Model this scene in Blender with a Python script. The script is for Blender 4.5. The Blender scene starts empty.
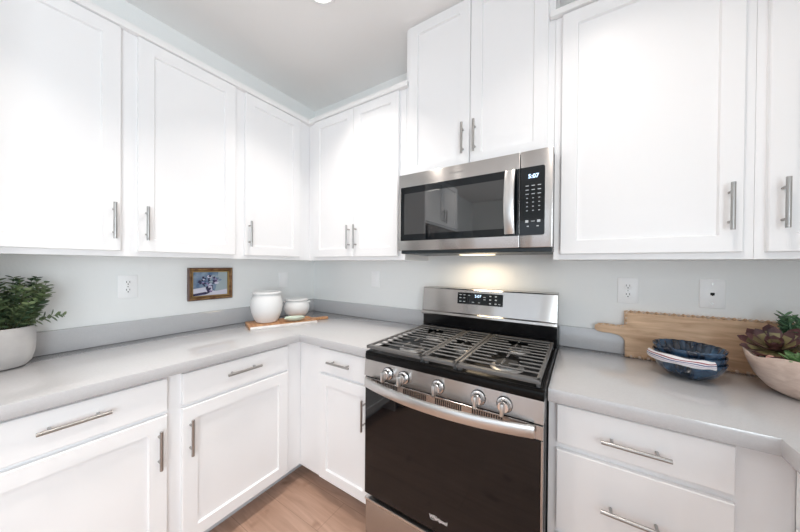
import bpy, bmesh, math, random
from mathutils import Vector, Matrix, Euler

PI = math.pi
R = math.radians
rnd = random.Random(7)
SC = bpy.context.scene
COL = SC.collection

# ------------------------------------------------------------------ camera
cam_d = bpy.data.cameras.new('camera')
cam = bpy.data.objects.new('camera', cam_d)
COL.objects.link(cam)
SC.camera = cam
YAW, PITCH, ROLL, F = 0.5633, -0.0066, 0.0084, 278.57
_s, _c, _sp, _cp = math.sin(YAW), math.cos(YAW), math.sin(PITCH), math.cos(PITCH)
fw = Vector((-_s*_cp, _c*_cp, _sp))
r0 = Vector((_c, _s, 0))
u0 = r0.cross(fw)
rt = r0*math.cos(ROLL) + u0*math.sin(ROLL)
up = u0*math.cos(ROLL) - r0*math.sin(ROLL)
M = Matrix((rt, up, -fw)).transposed().to_4x4()
M.translation = Vector((2.0448, -1.7035, 1.3326))
cam.matrix_world = M
cam_d.sensor_fit = 'HORIZONTAL'
cam_d.sensor_width = 36.0
cam_d.lens = F/800*36
cam_d.shift_x = -(404.23-400)/800
cam_d.shift_y = (266.84-266)/800
cam_d.clip_start = 0.02

# ------------------------------------------------------------------ world, exposure, large lights
SC.view_settings.view_transform = 'Standard'
SC.view_settings.look = 'None'
SC.view_settings.gamma = 1
SC.view_settings.use_curve_mapping = False
SC.view_settings.exposure = 0.1
SC.cycles.max_bounces = 24
SC.cycles.diffuse_bounces = 16
SC.cycles.glossy_bounces = 6
w = bpy.data.worlds.new('world')
SC.world = w
w.use_nodes = True
bg = w.node_tree.nodes['Background']
bg.inputs[0].default_value = (0.75, 0.85, 1.0, 1)
bg.inputs[1].default_value = 1.0


def area(name, loc, rot, sx, sy, power, color, spread=180):
    l = bpy.data.lights.new(name, 'AREA')
    l.shape = 'RECTANGLE'
    l.size, l.size_y = sx, sy
    l.energy = power
    l.color = color
    l.spread = R(spread)
    o = bpy.data.objects.new(name, l)
    o.location = loc
    o.rotation_euler = rot
    COL.objects.link(o)
    return o


# daylight coming in through the window over the right counter and the big windows behind the camera
area('window_light', (3.07, -2.9, 1.3), (0, R(90), 0), 1.3, 1.5, 46, (0.82, 0.93, 1.0))
area('patio_window_light', (1.9, -5.12, 1.25), (R(90), 0, 0), 2.4, 2.0, 13, (0.86, 0.94, 1.0))

# ------------------------------------------------------------------ materials
MATS = {}


def mat(name, color, rough=0.5, metal=0.0, spec=0.5, emit=None, estr=0.0, coat=0.0):
    m = bpy.data.materials.new(name)
    m.use_nodes = True
    b = m.node_tree.nodes['Principled BSDF']
    b.inputs['Base Color'].default_value = (*color, 1)
    b.inputs['Roughness'].default_value = rough
    b.inputs['Metallic'].default_value = metal
    b.inputs['Specular IOR Level'].default_value = spec
    b.inputs['Coat Weight'].default_value = coat
    if emit:
        b.inputs['Emission Color'].default_value = (*emit, 1)
        b.inputs['Emission Strength'].default_value = estr
    MATS[name] = m
    return m


def nodes(m):
    nt = m.node_tree
    return nt, nt.nodes, nt.links, nt.nodes['Principled BSDF']


def coords(m, scale=(1, 1, 1)):
    nt, N, L, b = nodes(m)
    tc = N.new('ShaderNodeTexCoord')
    mp = N.new('ShaderNodeMapping')
    mp.inputs['Scale'].default_value = scale
    L.new(tc.outputs['Object'], mp.inputs['Vector'])
    return mp.outputs['Vector']


def noise_color(m, c1, c2, scale, vec_scale=(1, 1, 1), detail=4, p0=0.35, p1=0.65, dist=0.0):
    nt, N, L, b = nodes(m)
    v = coords(m, vec_scale)
    n = N.new('ShaderNodeTexNoise')
    n.inputs['Scale'].default_value = scale
    n.inputs['Detail'].default_value = detail
    n.inputs['Distortion'].default_value = dist
    L.new(v, n.inputs['Vector'])
    cr = N.new('ShaderNodeValToRGB')
    cr.color_ramp.elements[0].position = p0
    cr.color_ramp.elements[1].position = p1
    cr.color_ramp.elements[0].color = (*c1, 1)
    cr.color_ramp.elements[1].color = (*c2, 1)
    L.new(n.outputs['Fac'], cr.inputs['Fac'])
    L.new(cr.outputs['Color'], b.inputs['Base Color'])
    return cr


def bump(m, scale, strength, vec_scale=(1, 1, 1), dist=0.002, detail=3):
    nt, N, L, b = nodes(m)
    v = coords(m, vec_scale)
    n = N.new('ShaderNodeTexNoise')
    n.inputs['Scale'].default_value = scale
    n.inputs['Detail'].default_value = detail
    L.new(v, n.inputs['Vector'])
    bp = N.new('ShaderNodeBump')
    bp.inputs['Strength'].default_value = strength
    bp.inputs['Distance'].default_value = dist
    L.new(n.outputs['Fac'], bp.inputs['Height'])
    L.new(bp.outputs['Normal'], b.inputs['Normal'])


WHITE = mat('cabinet_white_paint', (0.87, 0.875, 0.885), 0.38)
WALL = mat('wall_paint', (0.87, 0.885, 0.88), 0.6)
bump(WALL, 90, 0.25)
CEIL = mat('ceiling_paint', (0.86, 0.85, 0.84), 0.9)
TRIMW = mat('trim_white', (0.85, 0.85, 0.85), 0.4)
QUARTZ = mat('grey_quartz', (0.5, 0.5, 0.5), 0.14, spec=0.7, coat=0.6)
QUARTZ.node_tree.nodes['Principled BSDF'].inputs['Coat Roughness'].default_value = 0.16
noise_color(QUARTZ, (0.52, 0.522, 0.535), (0.54, 0.542, 0.555), 160, detail=4)
STEEL = mat('brushed_steel', (0.50, 0.48, 0.465), 0.24, 1.0)


def brushed(m, amount):
    nt, N, L, b = nodes(m)
    b.inputs['Anisotropic'].default_value = amount
    cx = N.new('ShaderNodeCombineXYZ')
    cx.inputs[2].default_value = 1.0
    vt = N.new('ShaderNodeVectorTransform')
    vt.vector_type = 'VECTOR'; vt.convert_from = 'OBJECT'; vt.convert_to = 'WORLD'
    L.new(cx.outputs[0], vt.inputs[0])
    L.new(vt.outputs[0], b.inputs['Tangent'])


brushed(STEEL, 0.85)
STEEL_L = mat('bright_steel', (0.66, 0.65, 0.64), 0.30, 1.0)
NICKEL = mat('brushed_nickel', (0.42, 0.41, 0.40), 0.30, 1.0)
CHROME = mat('chrome', (0.82, 0.82, 0.83), 0.15, 1.0)
BLACKGL = mat('black_glass', (0.006, 0.006, 0.007), 0.03, 0, 1.0, coat=0.9)
OVENGL = mat('oven_black_glass', (0.005, 0.005, 0.006), 0.03, 0, 0.42)
PANELGL = mat('panel_black_glass', (0.004, 0.006, 0.008), 0.04, 0, 0.4)
BLACK = mat('black_enamel', (0.006, 0.006, 0.007), 0.16, spec=0.3)
COOK = mat('cooktop_enamel', (0.004, 0.004, 0.004), 0.3, spec=0.15)
BLACKM = mat('black_plastic', (0.015, 0.016, 0.018), 0.5)
IRON = mat('cast_iron', (0.105, 0.103, 0.102), 0.42, 0.0, 0.6)
bump(IRON, 260, 0.25, dist=0.0006)
ALU = mat('burner_aluminium', (0.62, 0.61, 0.60), 0.4, 1.0)
DARK = mat('dark_slot', (0.01, 0.01, 0.01), 0.8)
PLATE = mat('outlet_plastic', (0.94, 0.945, 0.95), 0.35)
DISPLAY = mat('lit_display', (0.1, 0.15, 0.3), 0.4, emit=(0.62, 0.80, 1.0), estr=2.2)
GLYPH = mat('panel_print', (0.55, 0.58, 0.60), 0.5)
LOGO = mat('logo_print', (0.80, 0.80, 0.80), 0.35, 0.3)
LOGO_D = mat('embossed_logo', (0.30, 0.29, 0.28), 0.4, 0.8)
LAMP = mat('lamp_lens', (1, 1, 1), 0.4, emit=(1.0, 0.96, 0.90), estr=9.0)
LAMPW = mat('warm_lamp_lens', (1, 1, 1), 0.4, emit=(1.0, 0.80, 0.52), estr=2.0)
POT = mat('grey_stone_glaze', (0.50, 0.49, 0.485), 0.6)
noise_color(POT, (0.46, 0.45, 0.45), (0.56, 0.55, 0.54), 9, detail=5)
bump(POT, 60, 0.15)
SOIL = mat('soil', (0.04, 0.028, 0.02), 0.95)
LEAF = mat('sprig_leaf', (0.06, 0.12, 0.05), 0.5)
noise_color(LEAF, (0.055, 0.11, 0.06), (0.28, 0.36, 0.17), 22, detail=2, p0=0.35, p1=0.72)
STEM = mat('plant_stem', (0.12, 0.13, 0.05), 0.7)
CERAM = mat('white_ceramic', (0.80, 0.81, 0.815), 0.45)
bump(CERAM, 45, 0.1)
WOOD = mat('maple_board', (0.60, 0.39, 0.24), 0.5)
noise_color(WOOD, (0.52, 0.32, 0.19), (0.78, 0.55, 0.36), 6, (1.2, 9, 9), 6, 0.3, 0.7, 0.6)
WOODE = mat('board_edge', (0.38, 0.22, 0.12), 0.6)
ACACIA = mat('acacia_wood', (0.45, 0.22, 0.10), 0.5)
noise_color(ACACIA, (0.34, 0.145, 0.06), (0.60, 0.34, 0.17), 7, (9, 1.5, 9), 5, 0.3, 0.7, 0.5)
MARBLE = mat('white_marble', (0.80, 0.76, 0.73), 0.3)
noise_color(MARBLE, (0.70, 0.66, 0.63), (0.84, 0.82, 0.80), 12, detail=6)
SAGE = mat('sage_ceramic', (0.62, 0.72, 0.62), 0.35)
BEAD = mat('wood_bead', (0.56, 0.36, 0.22), 0.55)
BEADW = mat('pale_wood_bead', (0.66, 0.52, 0.42), 0.55)
NAVY = mat('blue_glaze', (0.015, 0.035, 0.075), 0.12, coat=0.5)
noise_color(NAVY, (0.006, 0.014, 0.03), (0.05, 0.12, 0.22), 26, (1, 1, 0.5), 5, 0.42, 0.75, 0.8)
NAPKIN = mat('striped_napkin', (0.8, 0.78, 0.78), 0.85)
TROUGH = mat('pale_carved_wood', (0.55, 0.42, 0.35), 0.65)
noise_color(TROUGH, (0.58, 0.44, 0.37), (0.74, 0.60, 0.52), 8, (6, 1.2, 9), 5, 0.3, 0.7, 0.5)
BURG = mat('burgundy_succulent', (0.1, 0.05, 0.05), 0.45)
SUCG = mat('green_succulent', (0.06, 0.15, 0.08), 0.42)
noise_color(SUCG, (0.03, 0.085, 0.05), (0.13, 0.25, 0.13), 16, detail=3)
SUCL = mat('bright_green_succulent', (0.14, 0.27, 0.09), 0.42)
noise_color(SUCL, (0.07, 0.17, 0.06), (0.20, 0.34, 0.14), 14, detail=3)
PINK = mat('pink_pebble', (0.72, 0.40, 0.34), 0.6)
CREAM = mat('cream_pebble', (0.80, 0.68, 0.48), 0.6)
GOLD = mat('gilt_frame', (0.30, 0.17, 0.07), 0.35, 0.55)
noise_color(GOLD, (0.13, 0.06, 0.03), (0.30, 0.18, 0.075), 30, detail=4)
GOLDL = mat('gilt_bead', (0.45, 0.30, 0.11), 0.3, 0.7)
FRAMED = mat('dark_frame_edge', (0.10, 0.045, 0.03), 0.4)
P_BLUE = mat('paint_slate_blue', (0.10, 0.16, 0.27), 0.6)
noise_color(P_BLUE, (0.07, 0.13, 0.24), (0.28, 0.36, 0.46), 22, detail=6)
P_WHITE = mat('paint_lilac_white', (0.62, 0.62, 0.72), 0.6)
P_DARK = mat('paint_indigo', (0.03, 0.025, 0.075), 0.6)
P_LILAC = mat('paint_lilac', (0.33, 0.24, 0.43), 0.6)
P_GREY = mat('paint_grey', (0.35, 0.42, 0.46), 0.6)
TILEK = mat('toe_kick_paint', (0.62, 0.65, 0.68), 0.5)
GASKET = mat('vent_dark', (0.02, 0.03, 0.035), 0.4)

# window glass
GLASS = bpy.data.materials.new('window_glass')
GLASS.use_nodes = True
_b = GLASS.node_tree.nodes['Principled BSDF']
_b.inputs['Transmission Weight'].default_value = 1
_b.inputs['Roughness'].default_value = 0.0
_b.inputs['IOR'].default_value = 1.45

# burgundy rosette leaves with olive hearts
noise_color(BURG, (0.055, 0.022, 0.026), (0.13, 0.05, 0.05), 13, detail=3)
OLIVE = mat('olive_leaf_heart', (0.22, 0.21, 0.09), 0.45)
noise_color(OLIVE, (0.15, 0.12, 0.06), (0.32, 0.29, 0.13), 18, detail=3)

# napkin stripes
nt, N, L, b = nodes(NAPKIN)
uv = N.new('ShaderNodeUVMap')
sep = N.new('ShaderNodeSeparateXYZ')
L.new(uv.outputs['UV'], sep.inputs[0])
mul = N.new('ShaderNodeMath'); mul.operation = 'MULTIPLY'; mul.inputs[1].default_value = 3.0
L.new(sep.outputs['Y'], mul.inputs[0])
fr = N.new('ShaderNodeMath'); fr.operation = 'FRACT'
L.new(mul.outputs[0], fr.inputs[0])
cr = N.new('ShaderNodeValToRGB')
cr.color_ramp.interpolation = 'CONSTANT'
els = cr.color_ramp.elements
els[0].position = 0; els[0].color = (0.78, 0.76, 0.78, 1)
els[1].position = 0.30; els[1].color = (0.30, 0.07, 0.10, 1)
for pos, colr in ((0.42, (0.78, 0.76, 0.78, 1)), (0.52, (0.08, 0.09, 0.22, 1)), (0.62, (0.78, 0.76, 0.78, 1)), (0.72, (0.42, 0.30, 0.40, 1)), (0.78, (0.78, 0.76, 0.78, 1))):
    e = els.new(pos); e.color = colr
L.new(fr.outputs[0], cr.inputs['Fac'])
nz = N.new('ShaderNodeTexNoise'); nz.inputs['Scale'].default_value = 120
mx = N.new('ShaderNodeMixRGB'); mx.blend_type = 'MULTIPLY'; mx.inputs[0].default_value = 0.35
L.new(cr.outputs['Color'], mx.inputs[1]); L.new(nz.outputs['Fac'], mx.inputs[2])
L.new(cr.outputs['Color'], b.inputs['Base Color'])

# wood plank floor
FLOOR = mat('oak_plank_floor', (0.45, 0.3, 0.22), 0.38)
nt, N, L, b = nodes(FLOOR)
tc = N.new('ShaderNodeTexCoord')
mp = N.new('ShaderNodeMapping')
L.new(tc.outputs['Object'], mp.inputs['Vector'])
br = N.new('ShaderNodeTexBrick')
br.offset = 0.37
br.inputs['Scale'].default_value = 1.0
br.inputs['Brick Width'].default_value = 1.5
br.inputs['Row Height'].default_value = 0.19
br.inputs['Mortar Size'].default_value = 0.0016
br.inputs['Mortar Smooth'].default_value = 0.2
br.inputs['Color1'].default_value = (0.45, 0.295, 0.222, 1)
br.inputs['Color2'].default_value = (0.40, 0.262, 0.195, 1)
br.inputs['Mortar'].default_value = (0.27, 0.175, 0.13, 1)
L.new(mp.outputs['Vector'], br.inputs['Vector'])
mp2 = N.new('ShaderNodeMapping'); mp2.inputs['Scale'].default_value = (1.6, 14, 1)
L.new(tc.outputs['Object'], mp2.inputs['Vector'])
n1 = N.new('ShaderNodeTexNoise'); n1.inputs['Scale'].default_value = 2.2; n1.inputs['Detail'].default_value = 8; n1.inputs['Distortion'].default_value = 1.2
L.new(mp2.outputs['Vector'], n1.inputs['Vector'])
n2 = N.new('ShaderNodeTexNoise'); n2.inputs['Scale'].default_value = 7; n2.inputs['Detail'].default_value = 2
L.new(tc.outputs['Object'], n2.inputs['Vector'])
r1 = N.new('ShaderNodeValToRGB'); r1.color_ramp.elements[0].position = 0.25; r1.color_ramp.elements[0].color = (0.78, 0.75, 0.73, 1); r1.color_ramp.elements[1].position = 0.7; r1.color_ramp.elements[1].color = (1.1, 1.1, 1.1, 1)
L.new(n1.outputs['Fac'], r1.inputs['Fac'])
r2 = N.new('ShaderNodeValToRGB'); r2.color_ramp.elements[0].position = 0.24; r2.color_ramp.elements[0].color = (0.5, 0.42, 0.38, 1); r2.color_ramp.elements[1].position = 0.34; r2.color_ramp.elements[1].color = (1, 1, 1, 1)
L.new(n2.outputs['Fac'], r2.inputs['Fac'])
m1 = N.new('ShaderNodeMixRGB'); m1.blend_type = 'MULTIPLY'; m1.inputs[0].default_value = 1
m2 = N.new('ShaderNodeMixRGB'); m2.blend_type = 'MULTIPLY'; m2.inputs[0].default_value = 0.8
L.new(br.outputs['Color'], m1.inputs[1]); L.new(r1.outputs['Color'], m1.inputs[2])
L.new(m1.outputs[0], m2.inputs[1]); L.new(r2.outputs['Color'], m2.inputs[2])
L.new(m2.outputs[0], b.inputs['Base Color'])


# ------------------------------------------------------------------ helpers
class MB:
    """collects shapes and links them as ONE mesh object"""
    def __init__(self):
        self.bm = bmesh.new()
        self.mats = []
        self.mi = 0

    def use(self, m):
        if m not in self.mats:
            self.mats.append(m)
        self.mi = self.mats.index(m)
        return self

    def _paint(self, faces):
        for f in faces:
            f.material_index = self.mi

    def box(self, x0, x1, y0, y1, z0, z1, bev=0.0, seg=2, mtx=None):
        mm = Matrix.Translation(((x0+x1)/2, (y0+y1)/2, (z0+z1)/2)) @ Matrix.Diagonal((abs(x1-x0), abs(y1-y0), abs(z1-z0), 1))
        if mtx:
            mm = mtx @ mm
        t = bmesh.new()
        bmesh.ops.create_cube(t, size=1, matrix=mm)
        if bev > 0:
            bmesh.ops.bevel(t, geom=t.edges[:], offset=bev, segments=seg, profile=0.5, affect='EDGES')
        self._merge(t)
        return self

    def _merge(self, t):
        vm = {}
        for v in t.verts:
            vm[v] = self.bm.verts.new(v.co)
        for f in t.faces:
            try:
                g = self.bm.faces.new([vm[v] for v in f.verts])
                g.material_index = self.mi
            except ValueError:
                pass
        t.free()

    def lathe(self, prof, seg=40, center=(0, 0, 0), fn=None, mtx=None, cap=True):
        """prof: list of (r, z); fn(angle, r, z, i) -> (r, z)"""
        rings = []
        for i, (r, z) in enumerate(prof):
            ring = []
            for k in range(seg):
                a = 2*PI*k/seg
                rr, zz = (fn(a, r, z, i) if fn else (r, z))
                p = Vector((center[0]+rr*math.cos(a), center[1]+rr*math.sin(a), center[2]+zz))
                if mtx:
                    p = mtx @ p
                ring.append(self.bm.verts.new(p))
            rings.append(ring)
        for a_, b_ in zip(rings, rings[1:]):
            for k in range(seg):
                f = self.bm.faces.new((a_[k], a_[(k+1) % seg], b_[(k+1) % seg], b_[k]))
                f.material_index = self.mi
        if cap:
            f = self.bm.faces.new(list(reversed(rings[0]))); f.material_index = self.mi
            f = self.bm.faces.new(rings[-1]); f.material_index = self.mi
        return self

    def tube(self, pts, rad, seg=10, cap=True):
        pts = [Vector(p) for p in pts]
        rads = rad if isinstance(rad, (list, tuple)) else [rad]*len(pts)
        rings = []
        ref = Vector((0, 0, 1))
        for i, p in enumerate(pts):
            d = (pts[min(i+1, len(pts)-1)] - pts[max(i-1, 0)]).normalized()
            if abs(d.dot(ref)) > 0.95:
                ref = Vector((1, 0, 0)) if abs(d.x) < 0.9 else Vector((0, 1, 0))
            a = d.cross(ref).normalized()
            b_ = a.cross(d).normalized()
            ring = [self.bm.verts.new(p + (a*math.cos(2*PI*k/seg) + b_*math.sin(2*PI*k/seg))*rads[i]) for k in range(seg)]
            rings.append(ring)
        for a_, b_ in zip(rings, rings[1:]):
            for k in range(seg):
                f = self.bm.faces.new((a_[k], a_[(k+1) % seg], b_[(k+1) % seg], b_[k]))
                f.material_index = self.mi
        if cap:
            f = self.bm.faces.new(list(reversed(rings[0]))); f.material_index = self.mi
            f = self.bm.faces.new(rings[-1]); f.material_index = self.mi
        return self

    def prism(self, poly, z0, z1, mtx=None, bev=0.0):
        """poly: (x, y) outline extruded z0..z1"""
        t = bmesh.new()
        lo = [t.verts.new((x, y, z0)) for x, y in poly]
        hi = [t.verts.new((x, y, z1)) for x, y in poly]
        n = len(poly)
        t.faces.new(list(reversed(lo)))
        t.faces.new(hi)
        for k in range(n):
            t.faces.new((lo[k], lo[(k+1) % n], hi[(k+1) % n], hi[k]))
        bmesh.ops.recalc_face_normals(t, faces=t.faces[:])
        if bev > 0:
            es = [e for e in t.edges if abs(e.verts[0].co.z-e.verts[1].co.z) < 1e-6]
            bmesh.ops.bevel(t, geom=es, offset=bev, segments=2, profile=0.5, affect='EDGES')
        if mtx:
            bmesh.ops.transform(t, matrix=mtx, verts=t.verts[:])
        self._merge(t)
        return self

    def sphere(self, c, r, sx=1, sy=1, sz=1, mtx=None, sub=2):
        t = bmesh.new()
        bmesh.ops.create_icosphere(t, subdivisions=sub, radius=r)
        m = Matrix.Translation(c) @ (mtx if mtx else Matrix.Identity(4)) @ Matrix.Diagonal((sx, sy, sz, 1))
        bmesh.ops.transform(t, matrix=m, verts=t.verts[:])
        self._merge(t)
        return self

    def quad(self, *ps):
        f = self.bm.faces.new([self.bm.verts.new(p) for p in ps])
        f.material_index = self.mi
        return self

    def build(self, name, m=None, parent=None, smooth=35, recalc=True):
        if recalc:
            bmesh.ops.recalc_face_normals(self.bm, faces=self.bm.faces[:])
        me = bpy.data.meshes.new(name)
        self.bm.to_mesh(me)
        self.bm.free()
        for x in (self.mats or [m]):
            me.materials.append(x)
        if smooth:
            me.shade_smooth()
            me.set_sharp_from_angle(angle=R(smooth))
        o = bpy.data.objects.new(name, me)
        COL.objects.link(o)
        if parent:
            o.parent = parent
        return o


def tag(o, label=None, cat=None, group=None, kind=None):
    if label: o['label'] = label
    if cat: o['category'] = cat
    if group: o['group'] = group
    if kind: o['kind'] = kind
    return o


def thing(name, label, cat, loc=(0, 0, 0), rz=0.0, group=None):
    o = bpy.data.objects.new(name, None)
    o.empty_display_size = 0.1
    COL.objects.link(o)
    o.location = loc
    o.rotation_euler = (0, 0, rz)
    return tag(o, label, cat, group)


def struct(o):
    o['kind'] = 'structure'
    return o


def copy_tree(o, parent=None):
    c = o.copy()
    COL.objects.link(c)
    if parent:
        c.parent = parent
    for ch in list(o.children):
        copy_tree(ch, c)
    return c


def text_mesh(name, s, size, m, parent, loc, rot, extrude=0.0006, shear=0.0, bold=0.0):
    cu = bpy.data.curves.new(name, 'FONT')
    cu.body = s
    cu.size = size
    cu.align_x = 'CENTER'
    cu.align_y = 'CENTER'
    cu.extrude = extrude
    cu.shear = shear
    cu.offset = bold
    t = bpy.data.objects.new(name + '_tmp', cu)
    COL.objects.link(t)
    dg = bpy.context.evaluated_depsgraph_get()
    me = bpy.data.meshes.new_from_object(t.evaluated_get(dg))
    bpy.data.objects.remove(t)
    me.materials.clear()
    me.materials.append(m)
    o = bpy.data.objects.new(name, me)
    COL.objects.link(o)
    o.parent = parent
    o.location = loc
    o.rotation_euler = rot
    return o


# ------------------------------------------------------------------ room shell
RX, RY, CZ = 3.10, -5.2, 2.715


def wall_with_hole(name, axis, pos, thick, a0, a1, holes, m):
    """axis 'x': wall plane at x=pos spanning y a0..a1; axis 'y': plane at y=pos spanning x"""
    b_ = MB()

    def bx(s0, s1, z0, z1):
        if s1-s0 < 1e-4 or z1-z0 < 1e-4:
            return
        if axis == 'x':
            b_.box(min(pos, pos+thick), max(pos, pos+thick), s0, s1, z0, z1)
        else:
            b_.box(s0, s1, min(pos, pos+thick), max(pos, pos+thick), z0, z1)
    s = a0
    for (h0, h1, z0, z1) in holes:
        bx(s, h0, 0, CZ)
        bx(h0, h1, 0, z0)
        bx(h0, h1, z1, CZ)
        s = h1
    bx(s, a1, 0, CZ)
    return struct(b_.build(name, m, smooth=0))


struct(MB().box(-0.12, RX+0.12, RY-0.12, 0.12, -0.1, 0).build('floor', FLOOR, smooth=0))
# ceiling with the hole cut for nothing: lamps are surface-trimmed
struct(MB().box(-0.12, RX+0.12, RY-0.12, 0.12, CZ, CZ+0.1).build('ceiling', CEIL, smooth=0))
wall_with_hole('wall_left', 'x', 0.0, -0.12, RY, 0.12, [], WALL)
wall_with_hole('wall_back', 'y', 0.0, 0.12, 0.0, RX, [], WALL)
wall_with_hole('wall_right', 'x', RX, 0.12, RY, 0.12, [(-3.68, -2.12, 0.62, 1.98)], WALL)
wall_with_hole('wall_front', 'y', RY, -0.12, 0.0, RX, [(0.68, 3.08-0.0, 0.22, 2.28)], WALL)


def window(name, axis, pos, thick, a0, a1, z0, z1, mull=1):
    b_ = MB()
    f = 0.05

    def bx(s0, s1, za, zb):
        lo, hi = pos+thick*0.15, pos+thick*0.75
        lo, hi = min(lo, hi), max(lo, hi)
        if axis == 'x':
            b_.box(lo, hi, s0, s1, za, zb, 0.004, 1)
        else:
            b_.box(s0, s1, lo, hi, za, zb, 0.004, 1)
    bx(a0, a0+f, z0, z1); bx(a1-f, a1, z0, z1)
    bx(a0+f, a1-f, z0, z0+f); bx(a0+f, a1-f, z1-f, z1)
    for k in range(mull):
        c_ = a0+(a1-a0)*(k+1)/(mull+1)
        bx(c_-0.02, c_+0.02, z0+f, z1-f)
    o = struct(b_.build(name, TRIMW))
    g = MB()
    q = pos+thick*0.45
    if axis == 'x':
        g.box(q-0.003, q+0.003, a0+f*0.8, a1-f*0.8, z0+f*0.8, z1-f*0.8)
    else:
        g.box(a0+f*0.8, a1-f*0.8, q-0.003, q+0.003, z0+f*0.8, z1-f*0.8)
    p = g.build('pane', GLASS, o, smooth=0)
    return o


window('window_1', 'x', RX, 0.12, -3.68, -2.12, 0.62, 1.98)
window('window_2', 'y', RY, -0.12, 0.68, 3.08, 0.22, 2.28, 2)

# ------------------------------------------------------------------ cabinets


def shaker(name, wd, ht, parent, loc, t=0.02, stile=0.057, flat=False):
    """door or drawer front: back on y=0, outward is -y, x 0..wd, z 0..ht"""
    bm = bmesh.new()

    def loop(ins, y):
        return [bm.verts.new(p) for p in ((ins, y, ins), (wd-ins, y, ins), (wd-ins, y, ht-ins), (ins, y, ht-ins))]
    L_ = [loop(0, 0), loop(0, -(t-0.0025)), loop(0.0025, -t)]
    if not flat:
        L_ += [loop(stile, -t), loop(stile+0.004, -(t-0.010))]
    for a_, b_ in zip(L_, L_[1:]):
        for k in range(4):
            bm.faces.new((a_[k], a_[(k+1) % 4], b_[(k+1) % 4], b_[k]))
    bm.faces.new(list(reversed(L_[0])))
    bm.faces.new(L_[-1])
    bmesh.ops.recalc_face_normals(bm, faces=bm.faces[:])
    me = bpy.data.meshes.new(name)
    bm.to_mesh(me); bm.free()
    me.materials.append(WHITE)
    o = bpy.data.objects.new(name, me)
    COL.objects.link(o)
    o.parent = parent
    o.location = loc
    return o


def handle(parent, x, z, length=0.156, vertical=True, t=0.02):
    """bar pull centred on (x, z) of a door front, in that door's coordinates"""
    b_ = MB()
    y = -t-0.030
    h = length/2
    if vertical:
        b_.tube([(x, y, z-h), (x, y, z+h)], 0.0062, 14)
        for s in (-1, 1):
            b_.tube([(x, -t, z+s*(h-0.028)), (x, y, z+s*(h-0.028))], 0.0045, 10)
    else:
        b_.tube([(x-h, y, z), (x+h, y, z)], 0.0062, 14)
        for s in (-1, 1):
            b_.tube([(x+s*(h-0.028), -t, z), (x+s*(h-0.028), y, z)], 0.0045, 10)
    return b_.build('handle', NICKEL, parent)


def cabinet(name, label, cat, loc, rz, wd, z0, z1, depth, doors=(), drawers=(), kick=False, x_box0=0.0, group=None, stile_gap=0.024, box_x1=None):
    """local x runs along the wall, the wall is y=0, the front faces -y. door = (x0,x1,z0,z1,hx,hz); depth = face-frame front"""
    t = thing(name, label, cat, loc, rz, group)
    ft = 0.019
    bx1 = wd if box_x1 is None else box_x1
    MB().box(x_box0, bx1, -(depth-ft), -0.001, z0, z1, 0.001, 1).build('carcass', WHITE, t)
    ff = MB()
    st = stile_gap
    allf = list(doors)+list(drawers)
    sl = max(st, min(q[0] for q in allf)+0.012)
    sr = min(wd-st, max(q[1] for q in allf)-0.012)
    rb = max(z0+0.03, min(q[2] for q in allf)+0.012)
    rtp = min(z1-0.005, max(q[3] for q in allf)-0.012)
    ff.box(0, sl, -depth, -(depth-ft), z0, z1)
    ff.box(sr, wd, -depth, -(depth-ft), z0, z1)
    ff.box(sl, sr, -depth, -(depth-ft), z0, rb)
    ff.box(sl, sr, -depth, -(depth-ft), rtp, z1)
    fronts = sorted([(a, b_) for (a, b_, *_r) in doors])
    for (a, b_), (c_, d_) in zip(fronts, fronts[1:]):
        if c_-b_ > 0.0:
            ff.box((b_+c_)/2-0.02, (b_+c_)/2+0.02, -depth, -(depth-ft), rb, rtp)
    zs = sorted(set([(q[2], q[3]) for q in drawers] + ([(doors[0][2], doors[0][3])] if doors else [])))
    for (a, b_), (c_, d_) in zip(zs, zs[1:]):
        ff.box(sl, sr, -(depth-0.0005), -(depth-ft+0.0005), (b_+c_)/2-0.02, (b_+c_)/2+0.02)
    ff.build('face_frame', WHITE, t)
    for (xa, xb, za, zb, hx, hz) in doors:
        d = shaker('door', xb-xa, zb-za, t, (xa, -depth, za))
        if hx is not None:
            handle(d, hx-xa, hz-za)
    for (xa, xb, za, zb, hx, hz) in drawers:
        d = shaker('drawer', xb-xa, zb-za, t, (xa, -depth, za), flat=True)
        handle(d, hx-xa, hz-za, 0.164, False)
    if kick:
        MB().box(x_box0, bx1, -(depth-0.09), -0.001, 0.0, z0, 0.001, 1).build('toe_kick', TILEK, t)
    return t


L90 = R(90)
ZU0, ZU1, ZD0, ZD1, ZH = 1.362, 2.374, 1.385, 2.370, 1.515
ZR1, ZRD = 2.420, 2.415   # right of the raised cabinet
UD = 0.305
# wall cabinets on the left wall: local x = world y - y0
cabinet('wall_cabinet', 'white wall cabinet above the potted green plant, cut off by left edge of photo', 'cabinet', (0, -1.790, 0), L90, 0.488, ZU0, ZU1, UD,
        [(0.020, 0.460, ZD0, ZD1, 0.436, ZH)], group='white wall cabinets')
cabinet('wall_cabinet', 'white single-door wall cabinet above the small framed painting and left outlet', 'cabinet', (0, -1.302, 0), L90, 0.485, ZU0, ZU1, UD,
        [(0.028, 0.457, ZD0, ZD1, 0.056, ZH)], group='white wall cabinets')
cabinet('wall_cabinet', 'white single-door wall cabinet on left wall next to the room corner, above the white jars', 'cabinet', (0, -0.817, 0), L90, 0.512, ZU0, ZU1, UD,
        [(0.028, 0.418, ZD0, ZD1, 0.0505, ZH)], group='white wall cabinets', box_x1=0.815, stile_gap=0.024)
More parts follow.
